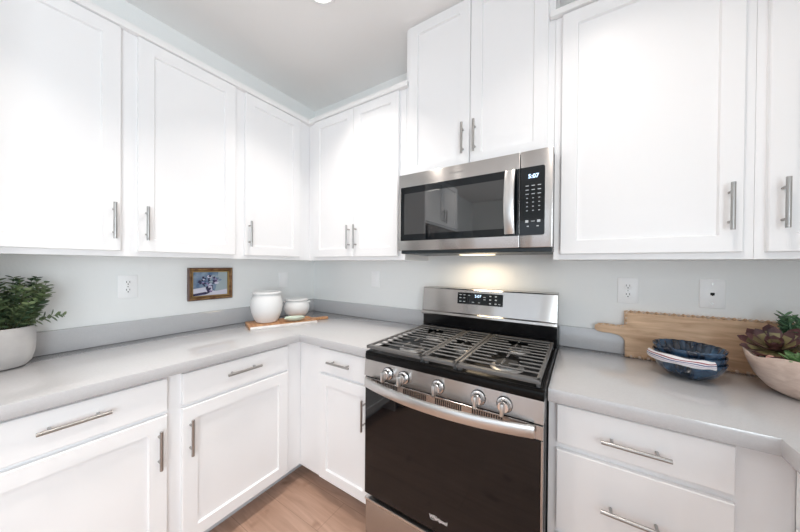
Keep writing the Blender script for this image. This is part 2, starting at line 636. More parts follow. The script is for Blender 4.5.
# wall cabinets on the back wall
cabinet('wall_cabinet', 'white double-door wall cabinet between the room corner and the microwave', 'cabinet', (0.306, 0, 0), 0, 0.862, ZU0, ZU1, UD,
        [(0.076, 0.4605, ZD0, ZD1, 0.433, ZH), (0.4635, 0.818, ZD0, ZD1, 0.492, ZH)], group='white wall cabinets')
cabinet('wall_cabinet', 'raised white double-door wall cabinet directly above the microwave, reaching the ceiling', 'cabinet', (1.170, 0, 0), 0, 0.772, 1.830, 2.712, UD,
        [(0.024, 0.390, 1.842, 2.700, 0.358, 1.981), (0.393, 0.746, 1.842, 2.700, 0.4195, 1.981)], group='white wall cabinets')
cabinet('wall_cabinet', 'wide white single-door wall cabinet right of the microwave, above the carved board', 'cabinet', (1.943, 0, 0), 0, 0.586, ZU0, ZR1, UD,
        [(0.027, 0.558, ZD0, ZRD, 0.524, 1.536)], group='white wall cabinets')
cabinet('wall_cabinet', 'white wall cabinet above the succulent bowl, cut off by right edge of photo', 'cabinet', (2.530, 0, 0), 0, 0.567, ZU0, ZR1, UD,
        [(0.023, 0.543, ZD0, ZRD, 0.052, 1.535)], group='white wall cabinets')

# refrigerator bay at the end of the left run (seen mirrored in the microwave door)
cabinet('wall_cabinet', 'deep white double-door cabinet above the refrigerator, mirrored in the microwave door', 'cabinet', (0, -2.770, 0), L90, 0.96, 1.80, ZU1, 0.60,
        [(0.022, 0.478, 1.82, ZD1, 0.442, 1.93), (0.482, 0.938, 1.82, ZD1, 0.518, 1.93)])
tag(MB().box(0.001, 0.63, -1.809, -1.791, 0, ZU1, 0.001, 1).build('end_panel', WHITE), 'tall white panel between the left cabinets and the refrigerator', 'panel')
fg = thing('refrigerator', 'dark steel refrigerator under the deep cabinet, mirrored in the microwave door', 'refrigerator', (0, -2.765, 0), L90)
MB().box(0.02, 0.93, -0.62, -0.03, 0.0, 1.77, 0.004, 1).build('body', BLACKM, fg)
for x_ in (0.02, 0.478):
    dd = MB().box(x_, x_+0.452, -0.69, -0.622, 0.62, 1.77, 0.006, 2).build('door', STEEL, fg)
    hx_ = x_+0.41 if x_ < 0.1 else x_+0.04
    MB().tube([(hx_, -0.69, 0.75), (hx_, -0.735, 0.76), (hx_, -0.735, 1.5), (hx_, -0.69, 1.51)], 0.011, 10).build('handle', STEEL_L, dd)
dd = MB().box(0.02, 0.93, -0.69, -0.622, 0.03, 0.61, 0.006, 2).build('freezer_drawer', STEEL, fg)
MB().tube([(0.12, -0.69, 0.55), (0.13, -0.735, 0.55), (0.82, -0.735, 0.55), (0.83, -0.69, 0.55)], 0.011, 10).build('handle', STEEL_L, dd)

# crown molding
CZ0, CZ1, CO = 2.3745, 2.408, 0.026
cr_ = MB()


def crown_bar(b_, x0, x1, y0, y1):
    b_.box(x0, x1, y0, y1, CZ0, CZ1, 0.005, 2)


fr_ = UD+CO
cr_.prism([(0.002, -1.79), (fr_, -1.79), (fr_, -fr_), (1.168+0.018, -fr_), (1.168+0.018, -(UD+0.0005)), (1.168, -(UD+0.0005)), (1.168, -0.27), (0.27, -0.27), (0.27, -1.78), (0.002, -1.78)], CZ0, CZ1, bev=0.005)
tag(cr_.build('crown_molding', TRIMW), 'white crown molding along the tops of the corner wall cabinets, left of the raised cabinet', 'molding')
cr_ = MB()
cr_.prism([(1.943-0.020, -fr_), (3.096, -fr_), (3.096, -0.27), (1.944, -0.27), (1.944, -(UD+0.0005)), (1.943-0.020, -(UD+0.0005))], ZR1+0.0005, 2.448, bev=0.005)
tag(cr_.build('crown_molding', TRIMW), 'white crown molding along the tops of the wall cabinets right of the raised cabinet', 'molding')

# base cabinets
BD, BZ0, BZ1 = 0.59, 0.096, 0.868
DR = (0.722, 0.856)
DO = (0.110, 0.706)
cabinet('base_cabinet', 'white base cabinet under the potted plant, cut off by left edge of photo', 'cabinet', (0, -1.790, 0), L90, 0.563, BZ0, BZ1, BD,
        [(0.045, 0.537, *DO, 0.509, 0.580)], [(0.045, 0.537, *DR, 0.287, 0.80)], kick=True, group='white base cabinets')
cabinet('base_cabinet', 'white one-drawer one-door base cabinet on left wall nearest the inner corner', 'cabinet', (0, -1.227, 0), L90, 0.637, BZ0, BZ1, BD,
        [(0.026, 0.537, *DO, 0.0535, 0.577)], [(0.026, 0.537, *DR, 0.2785, 0.80)], kick=True, group='white base cabinets', box_x1=1.225)
cabinet('base_cabinet', 'white base cabinet with one drawer and door between inner corner and left side of range', 'cabinet', (0.591, 0, 0), 0, 0.603, BZ0, BZ1, BD,
        [(0.190, 0.578, *DO, 0.535, 0.573)], [(0.190, 0.578, *DR, 0.363, 0.792)], kick=True, group='white base cabinets')
cabinet('base_cabinet', 'white drawer-bank base cabinet right of the range', 'cabinet', (1.956, 0, 0), 0, 0.5515, BZ0, BZ1, BD,
        [], [(0.026, 0.444, 0.726, 0.858, 0.232, 0.785), (0.026, 0.444, 0.430, 0.702, 0.232, 0.568), (0.026, 0.444, 0.110, 0.404, 0.234, 0.26)], kick=True, group='white base cabinets', stile_gap=0.05)
cabinet('base_cabinet', 'white base cabinet under the counter arm at right edge of photo', 'cabinet', (RX-0.002, -0.5915, 0), -L90, 1.465, BZ0, BZ1, BD,
        [(0.045, 0.48, *DO, 0.08, 0.56), (0.50, 0.95, *DO, 0.90, 0.56), (0.97, 1.42, *DO, 1.0, 0.56)], [(0.045, 0.48, *DR, 0.255, 0.79), (0.50, 0.95, *DR, 0.725, 0.79), (0.97, 1.42, *DR, 1.195, 0.79)], kick=True, group='white base cabinets')

# countertops with their splash strips
CT0, CT1, CD = 0.8685, 0.914, 0.63
ct = thing('countertop', 'grey quartz corner countertop left of the range, carrying plant and jars', 'countertop', (0, 0, 0))
MB().prism([(0.001, -1.789), (CD, -1.789), (CD, -CD), (1.195, -CD), (1.195, -0.001), (0.001, -0.001)], CT0, CT1, bev=0.002).build('slab', QUARTZ, ct)
MB().prism([(0.001, -1.789), (0.016, -1.789), (0.016, -0.016), (1.195, -0.016), (1.195, -0.001), (0.001, -0.001)], CT1, 1.020, bev=0.002).build('backsplash_strip', QUARTZ, ct)
ct = thing('countertop', 'grey quartz countertop right of the range, carrying blue bowls and succulents', 'countertop', (0, 0, 0))
MB().prism([(1.956, -0.001), (1.956, -CD), (2.468, -CD), (2.468, -2.06), (RX-0.001, -2.06), (RX-0.001, -0.001)], CT0, CT1, bev=0.002).build('slab', QUARTZ, ct)
MB().prism([(1.956, -0.001), (1.956, -0.016), (RX-0.016, -0.016), (RX-0.016, -2.06), (RX-0.001, -2.06), (RX-0.001, -0.001)], CT1, 1.020, bev=0.002).build('backsplash_strip', QUARTZ, ct)

# ------------------------------------------------------------------ range
RGX = 1.1985
W = 0.754
rg = thing('gas_range', 'stainless steel and black freestanding gas range with five burners', 'range', (RGX, 0, 0))
MB().box(0.001, W-0.001, -0.655, -0.02, 0.03, 0.898, 0.003, 1).build('body', BLACK, rg)
for fx in (0.04, W-0.04):
    for fy in (-0.62, -0.08):
        MB().lathe([(0.02, 0), (0.02, 0.03)], 16, (fx, fy, 0)).build('foot', BLACKM, rg)
# storage drawer
d = MB().use(STEEL)
d.box(0.002, W-0.002, -0.692, -0.655, 0.055, 0.236, 0.004, 2)
d.use(STEEL_L).box(0.002, W-0.002, -0.700, -0.655, 0.236, 0.247, 0.003, 2)
d.build('storage_drawer', None, rg)
# oven door
od = MB().use(BLACKM)
od.box(0.002, W-0.002, -0.690, -0.657, 0.262, 0.812, 0.002, 1)
od.use(STEEL)
od.box(0.002, W-0.002, -0.703, -0.690, 0.765, 0.812, 0.002, 1)
door = od.build('oven_door', None, rg)
MB().box(0.004, W-0.010, -0.702, -0.6905, 0.270, 0.764, 0.002, 1).build('window_glass', OVENGL, door)
MB().box(W-0.0095, W-0.002, -0.703, -0.6905, 0.264, 0.764, 0.001, 1).build('edge_trim', STEEL, door)
# bowed door handle: flat wide bar
hb = MB()
n = 28
rings = []
bm = hb.bm
for i in range(n+1):
    u = -1+2*i/n
    x = W/2+u*(W/2-0.026)
    y = -0.728-0.052*(1-u*u)
    hz, ht_ = 0.0195, 0.006
    ring = []
    for (dy, dz) in ((-ht_, -hz+0.004), (-ht_+0.003, -hz), (ht_, -hz), (ht_, hz), (-ht_+0.003, hz), (-ht_, hz-0.004)):
        ring.append(bm.verts.new((x, y+dy, 0.800+dz)))
    rings.append(ring)
for a_, b_ in zip(rings, rings[1:]):
    for k in range(6):
        bm.faces.new((a_[k], a_[(k+1) % 6], b_[(k+1) % 6], b_[k]))
bm.faces.new(list(reversed(rings[0]))); bm.faces.new(rings[-1])
for sx in (0.030, W-0.050):
    hb.box(sx, sx+0.020, -0.7255, -0.7035, 0.785, 0.815, 0.002, 1)
hb.build('door_handle', STEEL_L, door, smooth=40)
# vent slots above the handle
v_ = MB().use(BLACKM)
v_.box(0.004, W-0.004, -0.697, -0.657, 0.8125, 0.819)
vent = v_.build('gap_seal', None, rg)
for g0 in (0.075, 0.215, 0.365, 0.515):
    v_ = MB().use(DARK)
    for k in range(13):
        xx = g0+k*0.0086
        v_.box(xx, xx+0.0046, -0.7042, -0.7032, 0.781, 0.806)
    v_.build('vent_slots', None, door)
# logo
text_mesh('logo', 'Whirlpool', 0.0185, LOGO, door, (0.382, -0.7026, 0.3265), (R(90), 0, 0), 0.0004, 0.1, 0.0005)
sw = MB()
sw.tube([(0.382-0.018+0.017*math.cos(a), -0.7025, 0.326+0.009*math.sin(a)+0.004*math.cos(a)) for a in [R(x) for x in range(40, 330, 14)]], 0.0006, 6)
sw.build('logo_ring', LOGO, door)
# control panel with knobs
cp = MB().use(STEEL)
cp.prism([(-0.657, 0.8195), (-0.706, 0.8195), (-0.700, 0.893), (-0.657, 0.893)], 0.001, W-0.001,
         mtx=Matrix(((0, 0, 1, 0), (1, 0, 0, 0), (0, 1, 0, 0), (0, 0, 0, 1))), bev=0.002)
panel = cp.build('control_panel', None, rg)
KM = Matrix.Rotation(R(90), 4, 'X')


def knob(x):
    k = MB().use(CHROME)
    mt = Matrix.Translation((x, -0.7035, 0.853)) @ KM
    k.lathe([(0.0255, 0), (0.0255, 0.004), (0.023, 0.006), (0.021, 0.008), (0.0195, 0.024), (0.0175, 0.027), (0.0, 0.0275)], 36, mtx=mt, cap=False)
    o = k.build('knob', None, rg)
    g = MB().use(STEEL_L)
    g.box(x-0.0058, x+0.0058, -0.752, -0.730, 0.853-0.023, 0.853+0.0195, 0.003, 2)
    g.build('grip', None, o)
    m_ = MB().use(BLACKM)
    m_.lathe([(0.0275, 0), (0.0275, 0.0022), (0.0256, 0.0024)], 36, mtx=mt, cap=True)
    m_.build('bezel', None, o)


for kx in (0.134, 0.216, 0.377, 0.538, 0.630):
    knob(kx)
# cooktop
c_ = MB()
c_.box(0, W, -0.700, -0.135, 0.8935, 0.922, 0.005, 2)
c_.box(0.0, 0.014, -0.69, -0.14, 0.918, 0.930, 0.003, 1)
c_.box(W-0.014, W, -0.69, -0.14, 0.918, 0.930, 0.003, 1)
c_.box(0.0, W, -0.698, -0.684, 0.918, 0.930, 0.003, 1)
c_.build('cooktop', COOK, rg)
# burners
for (bx_, by_, br_) in ((0.155, -0.53, 0.048), (0.155, -0.27, 0.040), (0.60, -0.53, 0.052), (0.60, -0.27, 0.036), (0.3665, -0.40, 0.034)):
    m_ = MB().use(ALU)
    m_.lathe([(br_+0.014, 0.9215), (br_+0.012, 0.926), (br_, 0.929), (br_, 0.936)], 36, (bx_, by_, 0))
    bo = m_.build('burner', None, rg)
    m_ = MB().use(BLACKM)
    m_.lathe([(br_-0.006, 0.9361), (br_-0.006, 0.942), (br_-0.010, 0.945), (0.0, 0.9455)], 36, (bx_, by_, 0), cap=False)
    m_.build('burner_cap', None, bo)


# grates
def grate(x0, x1, fingers, nbars):
    g = MB()
    y0, y1 = -0.706, -0.160
    zt, zb = 0.961, 0.952
    fr2 = 0.015
    g.box(x0, x1, y0, y0+0.026, zb-0.006, zt, 0.004, 2)
    g.box(x0, x1, y1-fr2, y1, zb, zt, 0.004, 2)
    g.box(x0, x0+fr2, y0, y1, zb, zt, 0.004, 2)
    g.box(x1-fr2, x1, y0, y1, zb, zt, 0.004, 2)
    cx = (x0+x1)/2
    for k in range(nbars):
        yy = y0+0.030+(y1-y0-0.045)*(k+1)/(nbars+1)
        half = 0.0040
        gap = 0
        for (fy, fr3) in fingers:
            if abs(yy-fy) < fr3:
                gap = max(gap, math.sqrt(max(fr3**2-(yy-fy)**2, 0.0)) * 0.9)
        if gap > 0.012:
            g.box(x0+0.006, cx-gap, yy-half, yy+half, zb+0.002, zt, 0.003, 1)
            g.box(cx+gap, x1-0.006, yy-half, yy+half, zb+0.002, zt, 0.003, 1)
        else:
            g.box(x0+0.006, x1-0.006, yy-half, yy+half, zb+0.002, zt, 0.003, 1)
    for (fy, fr3) in fingers:   # short fore-and-aft fingers reaching over the burner
        for s in (-1, 1):
            g.box(cx-0.005, cx+0.005, fy+s*fr3*0.35, fy+s*(fr3+0.012), zb+0.003, zt, 0.003, 1)
    for xx in (x0+0.002, x1-0.016):
        for yy in (y0+0.024, y1-0.016):
            g.box(xx, xx+0.014, yy, yy+0.014, 0.9225, zb+0.004, 0.002, 1)
    g.build('grate', IRON, rg)


grate(0.012, 0.299, ((-0.53, 0.056), (-0.27, 0.050)), 10)
grate(0.302, 0.446, ((-0.40, 0.040),), 10)
grate(0.449, 0.742, ((-0.53, 0.060), (-0.27, 0.048)), 10)
# backguard
b_ = MB().use(BLACK)
b_.box(0.001, W-0.001, -0.132, -0.02, 0.898, 1.030, 0.003, 1)
b_.use(STEEL)
MX = Matrix(((0, 0, 1, 0), (1, 0, 0, 0), (0, 1, 0, 0), (0, 0, 0, 1)))
b_.prism([(-0.025, 1.028), (-0.150, 1.028), (-0.158, 1.036), (-0.156, 1.048), (-0.146, 1.054), (-0.128, 1.188), (-0.122, 1.194), (-0.025, 1.194)], 0.0, W, mtx=MX, bev=0.0015)
bgd = b_.build('backguard', None, rg, smooth=30)


def on_guard(z):   # y of the sloped steel face
    return -0.146+(z-1.054)*(0.018/0.134)


tilt = math.atan2(0.018, 0.134)
dm = Matrix.Translation((0.363, on_guard(1.141), 1.141)) @ Matrix.Rotation(-tilt, 4, 'X')
dp = MB().box(-0.130, 0.130, -0.0030, 0.001, -0.033, 0.033, 0.001, 1, mtx=dm).build('control_display', PANELGL, rg)


class KEYS:
    def __init__(self, parent, name):
        self.p, self.n = parent, name

    def box(self, *a, mtx=None):
        MB().box(*a, mtx=mtx).build(self.n, GLYPH, self.p, smooth=0)


g = KEYS(dp, 'touch_key')
for cxx in (-0.112, -0.088):
    for czz in (0.020, 0.002, -0.019):
        g.box(cxx-0.006, cxx+0.006, -0.0036, -0.0030, czz-0.0018, czz+0.0018, mtx=dm)
for cxx in (0.062, 0.092):
    for czz in (0.020, 0.000, -0.021):
        g.box(cxx-0.005, cxx+0.005, -0.0036, -0.0030, czz-0.003, czz+0.003, mtx=dm)
for (cxx, czz) in ((-0.06, 0.018), (-0.035, -0.02), (0.0, -0.02), (0.030, 0.012), (0.030, -0.001), (0.112, -0.022)):
    g.box(cxx-0.006, cxx+0.006, -0.0036, -0.0030, czz-0.0015, czz+0.0015, mtx=dm)
tp = dm @ Vector((-0.008, -0.0032, 0.015))
text_mesh('clock_digits', '5:07', 0.022, DISPLAY, dp, tp, (R(90)-tilt, 0, 0), 0.0004)

# ------------------------------------------------------------------ microwave
mw = thing('microwave', 'stainless over-the-range microwave with black glass door above the gas range', 'microwave', (1.195, 0, 0))
b_ = MB().use(BLACKM)
b_.box(0.002, 0.750, -0.385, -0.001, 1.412, 1.828, 0.002, 1)
b_.build('body', None, mw)
b_ = MB().use(GASKET)
b_.box(0.004, 0.750, -0.398, -0.06, 1.394, 1.412, 0.003, 1)
b_.build('vent_base', None, mw)
MB().box(0.27, 0.45, -0.20, -0.12, 1.391, 1.3945, 0.001, 1).build('lamp_lens', LAMPW, mw)
Z0, Z1 = 1.411, 1.822
# door
b_ = MB().use(STEEL)
b_.box(0.002, 0.626, -0.422, -0.386, Z0, Z1, 0.003, 2)
md = b_.build('door', None, mw)
GZ0, GZ1 = 1.463, 1.752
MB().box(0.016, 0.625, -0.4245, -0.4215, GZ0, GZ1, 0.001, 1).build('door_glass', PANELGL, md)
MB().box(0.040, 0.560, -0.4250, -0.4240, GZ0+0.034, GZ1-0.036, 0.0002, 1).build('window_screen', BLACKGL, md)
h_ = MB()
rings = []
n = 20
for i in range(n+1):
    u = -1+2*i/n
    z = (GZ0+GZ1)/2+u*0.137
    y = -0.440-0.024*(1-u*u)
    ring = []
    for (dx, dy) in ((-0.021, -0.004), (-0.017, -0.007), (0.017, -0.007), (0.021, -0.004), (0.021, 0.006), (-0.021, 0.006)):
        ring.append(h_.bm.verts.new((0.590+dx, y+dy, z)))
    rings.append(ring)
for a_, c_ in zip(rings, rings[1:]):
    for k in range(6):
        h_.bm.faces.new((a_[k], a_[(k+1) % 6], c_[(k+1) % 6], c_[k]))
h_.bm.faces.new(list(reversed(rings[0]))); h_.bm.faces.new(rings[-1])
for zz in (GZ0+0.012, GZ1-0.030):
    h_.box(0.576, 0.604, -0.442, -0.4246, zz, zz+0.018, 0.002, 1)
h_.build('door_handle', STEEL_L, md, smooth=40)
text_mesh('logo', 'Whirlpool', 0.017, LOGO_D, md, (0.335, -0.4221, 1.787), (R(90), 0, 0), 0.0003)
# keypad side
b_ = MB().use(STEEL)
b_.box(0.628, 0.753, -0.422, -0.386, Z0, Z1, 0.003, 2)
kp = b_.build('control_section', None, mw)
k_ = MB()
KX0, KX1 = 0.629, 0.724
rr = 0.008
poly = [(KX0, GZ0), (KX1-rr, GZ0), (KX1-rr*0.3, GZ0+rr*0.3), (KX1, GZ0+rr), (KX1, GZ1-rr), (KX1-rr*0.3, GZ1-rr*0.3), (KX1-rr, GZ1), (KX0, GZ1)]
k_.prism(poly, 0.4215, 0.4245, mtx=Matrix(((1, 0, 0, 0), (0, 0, -1, 0), (0, 1, 0, 0), (0, 0, 0, 1))))
kg = k_.build('keypad_glass', PANELGL, mw)
g = KEYS(kg, 'touch_key')
for r_ in range(7):
    zz = 1.672-r_*0.0175
    for cc in range(3):
        xx = 0.656+cc*0.0235
        wd_ = 0.0062 if r_ < 3 else 0.0032
        g.box(xx-wd_, xx+wd_, -0.4252, -0.4246, zz-0.0014, zz+0.0014)
        if r_ >= 3:
            pass
for (xx, wd_, hh) in ((0.656, 0.006, 0.005), (0.680, 0.007, 0.0012), (0.702, 0.006, 0.005)):
    g.box(xx-wd_, xx+wd_, -0.4252, -0.4246, 1.522-hh, 1.522+hh)
for xx in (0.660, 0.698):
    g.box(xx-0.004, xx+0.004, -0.4252, -0.4246, 1.499, 1.503)
text_mesh('clock_digits', '5:07', 0.024, DISPLAY, kg, (0.680, -0.4247, 1.711), (R(90), 0, 0), 0.0004, 0, 0.0004)
# lamp light of the microwave
ml = area('microwave_lamp', (1.195+0.36, -0.16, 1.388), (R(-12), 0, 0), 0.20, 0.08, 1.4, (1.0, 0.78, 0.52))

# ------------------------------------------------------------------ ceiling lamps


def can_light(x, y, label, group='recessed ceiling lights', energy=4.6, spread=95):
    t = thing('ceiling_light', label, 'ceiling light', (x, y, CZ), 0, group)
    MB().lathe([(0.085, -0.0005), (0.085, -0.004), (0.078, -0.009), (0.064, -0.009), (0.062, -0.003), (0.062, -0.0005)], 40).build('trim_ring', TRIMW, t)
    MB().lathe([(0.061, -0.0006), (0.061, -0.004)], 40).build('lens', LAMP, t)
    l = bpy.data.lights.new('can_lamp', 'AREA')
    l.shape = 'DISK'; l.size = 0.11; l.energy = energy; l.color = (1.0, 0.91, 0.83); l.spread = R(spread)
    lo = bpy.data.objects.new('can_lamp', l)
    COL.objects.link(lo)
    lo.location = (x, y, CZ-0.012)


can_light(0.925, -0.745, 'round recessed ceiling light at top edge of photo, nearest the room corner')
can_light(2.15, -0.95, 'round recessed ceiling light over the range and camera', None, 4.2, 120)
can_light(0.98, -1.75, 'round recessed ceiling light over the left counter edge', None)
can_light(0.95, -2.6, 'round recessed ceiling light over the left counter run', None)
can_light(2.15, -2.6, 'round recessed ceiling light behind the camera', None)


# ------------------------------------------------------------------ outlets
def outlet(label, loc, rz, kind='duplex', wd=0.078, ht=0.122):
    t = thing('wall_outlet' if kind != 'jack' else 'wall_jack_plate', label, 'outlet', loc, rz, 'white wall outlets and plates')
    MB().box(-wd/2, wd/2, -0.0072, -0.0003, -ht/2, ht/2, 0.003, 2).build('cover_plate', PLATE, t)
    if kind == 'duplex':
        for zz in (0.0205, -0.0205):
            r_ = MB().use(PLATE)
            r_.lathe([(0.0165, 0), (0.0165, 0.0030), (0.0155, 0.0036), (0.0, 0.0036)], 24, mtx=Matrix.Translation((0, -0.0058, zz)) @ KM, cap=False)
            r_.use(DARK)
            r_.box(-0.0075, -0.0050, -0.0098, -0.0090, zz+0.000, zz+0.0085)
            r_.box(0.0050, 0.0075, -0.0098, -0.0090, zz+0.000, zz+0.0085)
            r_.lathe([(0.0028, 0), (0.0028, 0.0006)], 10, mtx=Matrix.Translation((0, -0.0093, zz-0.007)) @ KM)
            r_.build('receptacle', None, t)
        MB().lathe([(0.003, 0), (0.0026, 0.0012)], 12, mtx=Matrix.Translation((0, -0.0071, 0)) @ KM).build('screw', NICKEL, t)
    elif kind == 'jack':
        j = MB().use(PLATE)
        j.box(-0.009, 0.009, -0.0084, -0.005, -0.009, 0.009, 0.001, 1)
        j.use(DARK).box(-0.0065, 0.0065, -0.0090, -0.0079, -0.006, 0.005)
        j.box(-0.0025, 0.0025, -0.0090, -0.0079, -0.0085, -0.006)
        j.build('jack', None, t)
        for zz in (0.042, -0.042):
            MB().lathe([(0.0032, 0), (0.0028, 0.0012)], 12, mtx=Matrix.Translation((0, -0.0071, zz)) @ KM).build('screw', NICKEL, t)
    else:
        MB().box(-0.0165, 0.0165, -0.0085, -0.0055, -0.033, 0.033, 0.0015, 1).build('rocker', PLATE, t)
    return t


outlet('white duplex outlet on left wall between plant and framed painting', (0, -1.234, 1.205), L90)
outlet('white switch plate on left wall above the smaller jar', (0, -0.313, 1.205), L90, 'switch')
outlet('white switch plate on back wall between corner and range backguard', (0.711, 0, 1.222), 0, 'switch')
outlet('white duplex outlet on back wall above the carved board', (2.239, 0, 1.219), 0)
outlet('white data jack plate on back wall between the blue bowls and the succulents', (2.520, 0, 1.221), 0, 'jack')

# ------------------------------------------------------------------ framed painting on the left wall
fp = thing('framed_painting', 'small gilt-framed still-life painting of flowers on left wall', 'painting', (0, -0.840, 1.201), L90)
FW, FH = 0.128, 0.103


def frame_ring(b_, prof, fw_, fh_):
    """prof: list of (inset, depth) swept round the rectangle"""
    loops = []
    for ins, dep in prof:
        a, c = fw_-ins, fh_-ins
        loops.append([b_.bm.verts.new(p) for p in ((-a, -dep, -c), (a, -dep, -c), (a, -dep, c), (-a, -dep, c))])
    for l0, l1 in zip(loops, loops[1:]):
        for k in range(4):
            f = b_.bm.faces.new((l0[k], l0[(k+1) % 4], l1[(k+1) % 4], l1[k]))
            f.material_index = b_.mi


b_ = MB().use(FRAMED)
frame_ring(b_, [(0, 0.001), (0, 0.020), (0.005, 0.023)], FW, FH)
b_.use(GOLD)
frame_ring(b_, [(0.005, 0.023), (0.010, 0.021), (0.016, 0.022), (0.023, 0.015)], FW, FH)
b_.use(GOLDL)
frame_ring(b_, [(0.0225, 0.0155), (0.026, 0.016), (0.028, 0.012), (0.028, 0.002)], FW, FH)
b_.build('frame', None, fp, smooth=30)
cv = MB().use(P_BLUE)
a, c = FW-0.0275, FH-0.0275
cv.box(-a, a, -0.006, -0.002, -c, c)
yy = -0.0063


def dab(m_, pts):
    global yy
    yy -= 0.00003
    cv.use(m_)
    cv.bm.faces.new([cv.bm.verts.new((x, yy, z)) for x, z in pts]).material_index = cv.mi


def blob(m_, cx, cz, rx, rz_, n_=9, j=0.35):
    dab(m_, [(max(-a, min(a, cx+rx*(1+rnd.uniform(-j, j))*math.cos(2*PI*k/n_))), max(-c, min(c, cz+rz_*(1+rnd.uniform(-j, j))*math.sin(2*PI*k/n_)))) for k in range(n_)])


dab(P_GREY, [(0.02, -c), (a, -c), (a, c), (0.045, c), (0.035, 0.0)])
dab(P_WHITE, [(-a, -0.048), (-0.02, -0.038), (0.03, -0.050), (a, -0.040), (a, -c), (-a, -c)])
dab(P_WHITE, [(-a, -0.030), (-0.03, -0.022), (-0.028, -0.048), (-a, -0.058)])
dab(P_DARK, [(-a, -0.062), (-0.030, -0.052), (-0.004, -0.060), (-0.03, -0.069), (-a, -c)])
dab(P_DARK, [(-0.030, -0.010), (0.014, -0.012), (0.008, -0.056), (-0.018, -0.058), (-0.026, -0.035)])
for _ in range(60):
    an, rr_ = rnd.uniform(0, 2*PI), math.sqrt(rnd.random())
    px, pz = -0.002+0.062*rr_*math.cos(an), 0.018+0.038*rr_*math.sin(an)
    blob(rnd.choice([P_DARK, P_DARK, P_LILAC, P_WHITE, P_GREY, P_BLUE]), px, pz, rnd.uniform(0.004, 0.012), rnd.uniform(0.004, 0.010))
for _ in range(10):
    blob(rnd.choice([P_WHITE, P_LILAC]), rnd.uniform(-0.012, 0.008), rnd.uniform(-0.05, -0.015), rnd.uniform(0.002, 0.005), rnd.uniform(0.004, 0.009))
cv.build('canvas', None, fp, smooth=0, recalc=False)

# ------------------------------------------------------------------ potted plant
PX, PY = 0.125, -1.628
pp = thing('potted_plant', 'round grey pot with a leafy dark green plant on the left counter', 'plant', (PX, PY, CT1))
MB().lathe([(0.045, 0.0), (0.062, 0.004), (0.077, 0.022), (0.085, 0.055), (0.088, 0.095), (0.0875, 0.135), (0.086, 0.158), (0.0835, 0.161), (0.081, 0.158), (0.081, 0.140), (0.0, 0.140)], 48, cap=False).build('pot', POT, pp)
MB().lathe([(0.080, 0.141), (0.05, 0.147), (0.0, 0.149)], 28, cap=False).build('soil', SOIL, pp)


def leaf_into(b_, base, direction, normal, ln, wd, curl=0.15):
    d_ = direction.normalized()
    s = d_.cross(normal).normalized()
    n_ = s.cross(d_).normalized()
    bm_ = b_.bm
    prev = None
    sec = [(0.0, 0.18), (0.25, 0.72), (0.55, 1.0), (0.82, 0.66), (1.0, 0.08)]
    rows = []
    for (u, ww) in sec:
        cen = base+d_*ln*u+n_*(-curl*ln*u*u)
        hw = wd*0.5*ww
        rows.append((bm_.verts.new(cen-s*hw+n_*wd*0.10*ww), bm_.verts.new(cen), bm_.verts.new(cen+s*hw+n_*wd*0.10*ww), bm_.verts.new(cen-n_*wd*0.12*ww)))
    for r0_, r1_ in zip(rows, rows[1:]):
        for k0, k1 in ((0, 1), (1, 2), (2, 3), (3, 0)):
            bm_.faces.new((r0_[k0], r0_[k1], r1_[k1], r1_[k0])).material_index = b_.mi


def sprig(parent, p0, p1, bend, nl, ls, name='sprig'):
    b_ = MB().use(STEM)
    p0, p1, bend = Vector(p0), Vector(p1), Vector(bend)
    mid = (p0+p1)/2+bend
    pts = []
    for i in range(9):
        u = i/8
        pts.append(p0*(1-u)**2+mid*2*u*(1-u)+p1*u*u)
    b_.tube(pts, [0.0016-0.0008*i/8 for i in range(9)], 5)
    b_.use(LEAF)
    for k in range(nl):
        u = 0.18+0.82*k/(nl-1)
        p = p0*(1-u)**2+mid*2*u*(1-u)+p1*u*u
        tang = ((mid-p0)*(1-u)+(p1-mid)*u).normalized()
        ref = tang.cross(Vector((0.3, 0.2, 1))).normalized()
        rot = Matrix.Rotation(k*R(90)+rnd.uniform(-0.3, 0.3), 3, tang)
        for s in (1, -1):
            side = (rot @ ref)*s
            di = (side+tang*rnd.uniform(0.45, 0.95)).normalized()
            leaf_into(b_, p, di, tang, ls*rnd.uniform(0.8, 1.15)*(1 if u < 0.9 else 0.75), ls*rnd.uniform(0.5, 0.62))
    return b_.build(name, None, parent, smooth=50)


for i in range(36):
    a_ = rnd.uniform(0, 2*PI)
    rr_ = 0.062*math.sqrt(rnd.random())
    p0 = (rr_*math.cos(a_), rr_*math.sin(a_), 0.143)
    out = rnd.uniform(0.0, 0.045)+rr_*0.55
    h = rnd.uniform(0.09, 0.19) if i > 8 else rnd.uniform(0.17, 0.215)
    p1 = (rr_*math.cos(a_)+out*math.cos(a_), rr_*math.sin(a_)+out*math.sin(a_), 0.143+h)
    sprig(pp, p0, p1, (0.012*math.cos(a_), 0.012*math.sin(a_), 0.01), 5+int(h*40), 0.032)
sprig(pp, (0.02, 0.03, 0.145), (0.05, 0.150, 0.195), (0.0, 0.0, 0.02), 11, 0.030)
sprig(pp, (0.01, 0.04, 0.145), (0.03, 0.085, 0.300), (0.0, 0.015, 0.0), 14, 0.030)
sprig(pp, (0.02, 0.03, 0.145), (0.06, 0.060, 0.310), (0.0, 0.01, 0.0), 14, 0.030)
sprig(pp, (0.00, -0.01, 0.145), (0.02, 0.000, 0.345), (0.01, 0.0, 0.0), 15, 0.030)
sprig(pp, (0.03, 0.01, 0.145), (0.08, 0.045, 0.245), (0.01, 0.0, 0.02), 11, 0.030)
sprig(pp, (0.03, -0.02, 0.145), (0.085, -0.02, 0.235), (0.01, 0.0, 0.02), 11, 0.030)

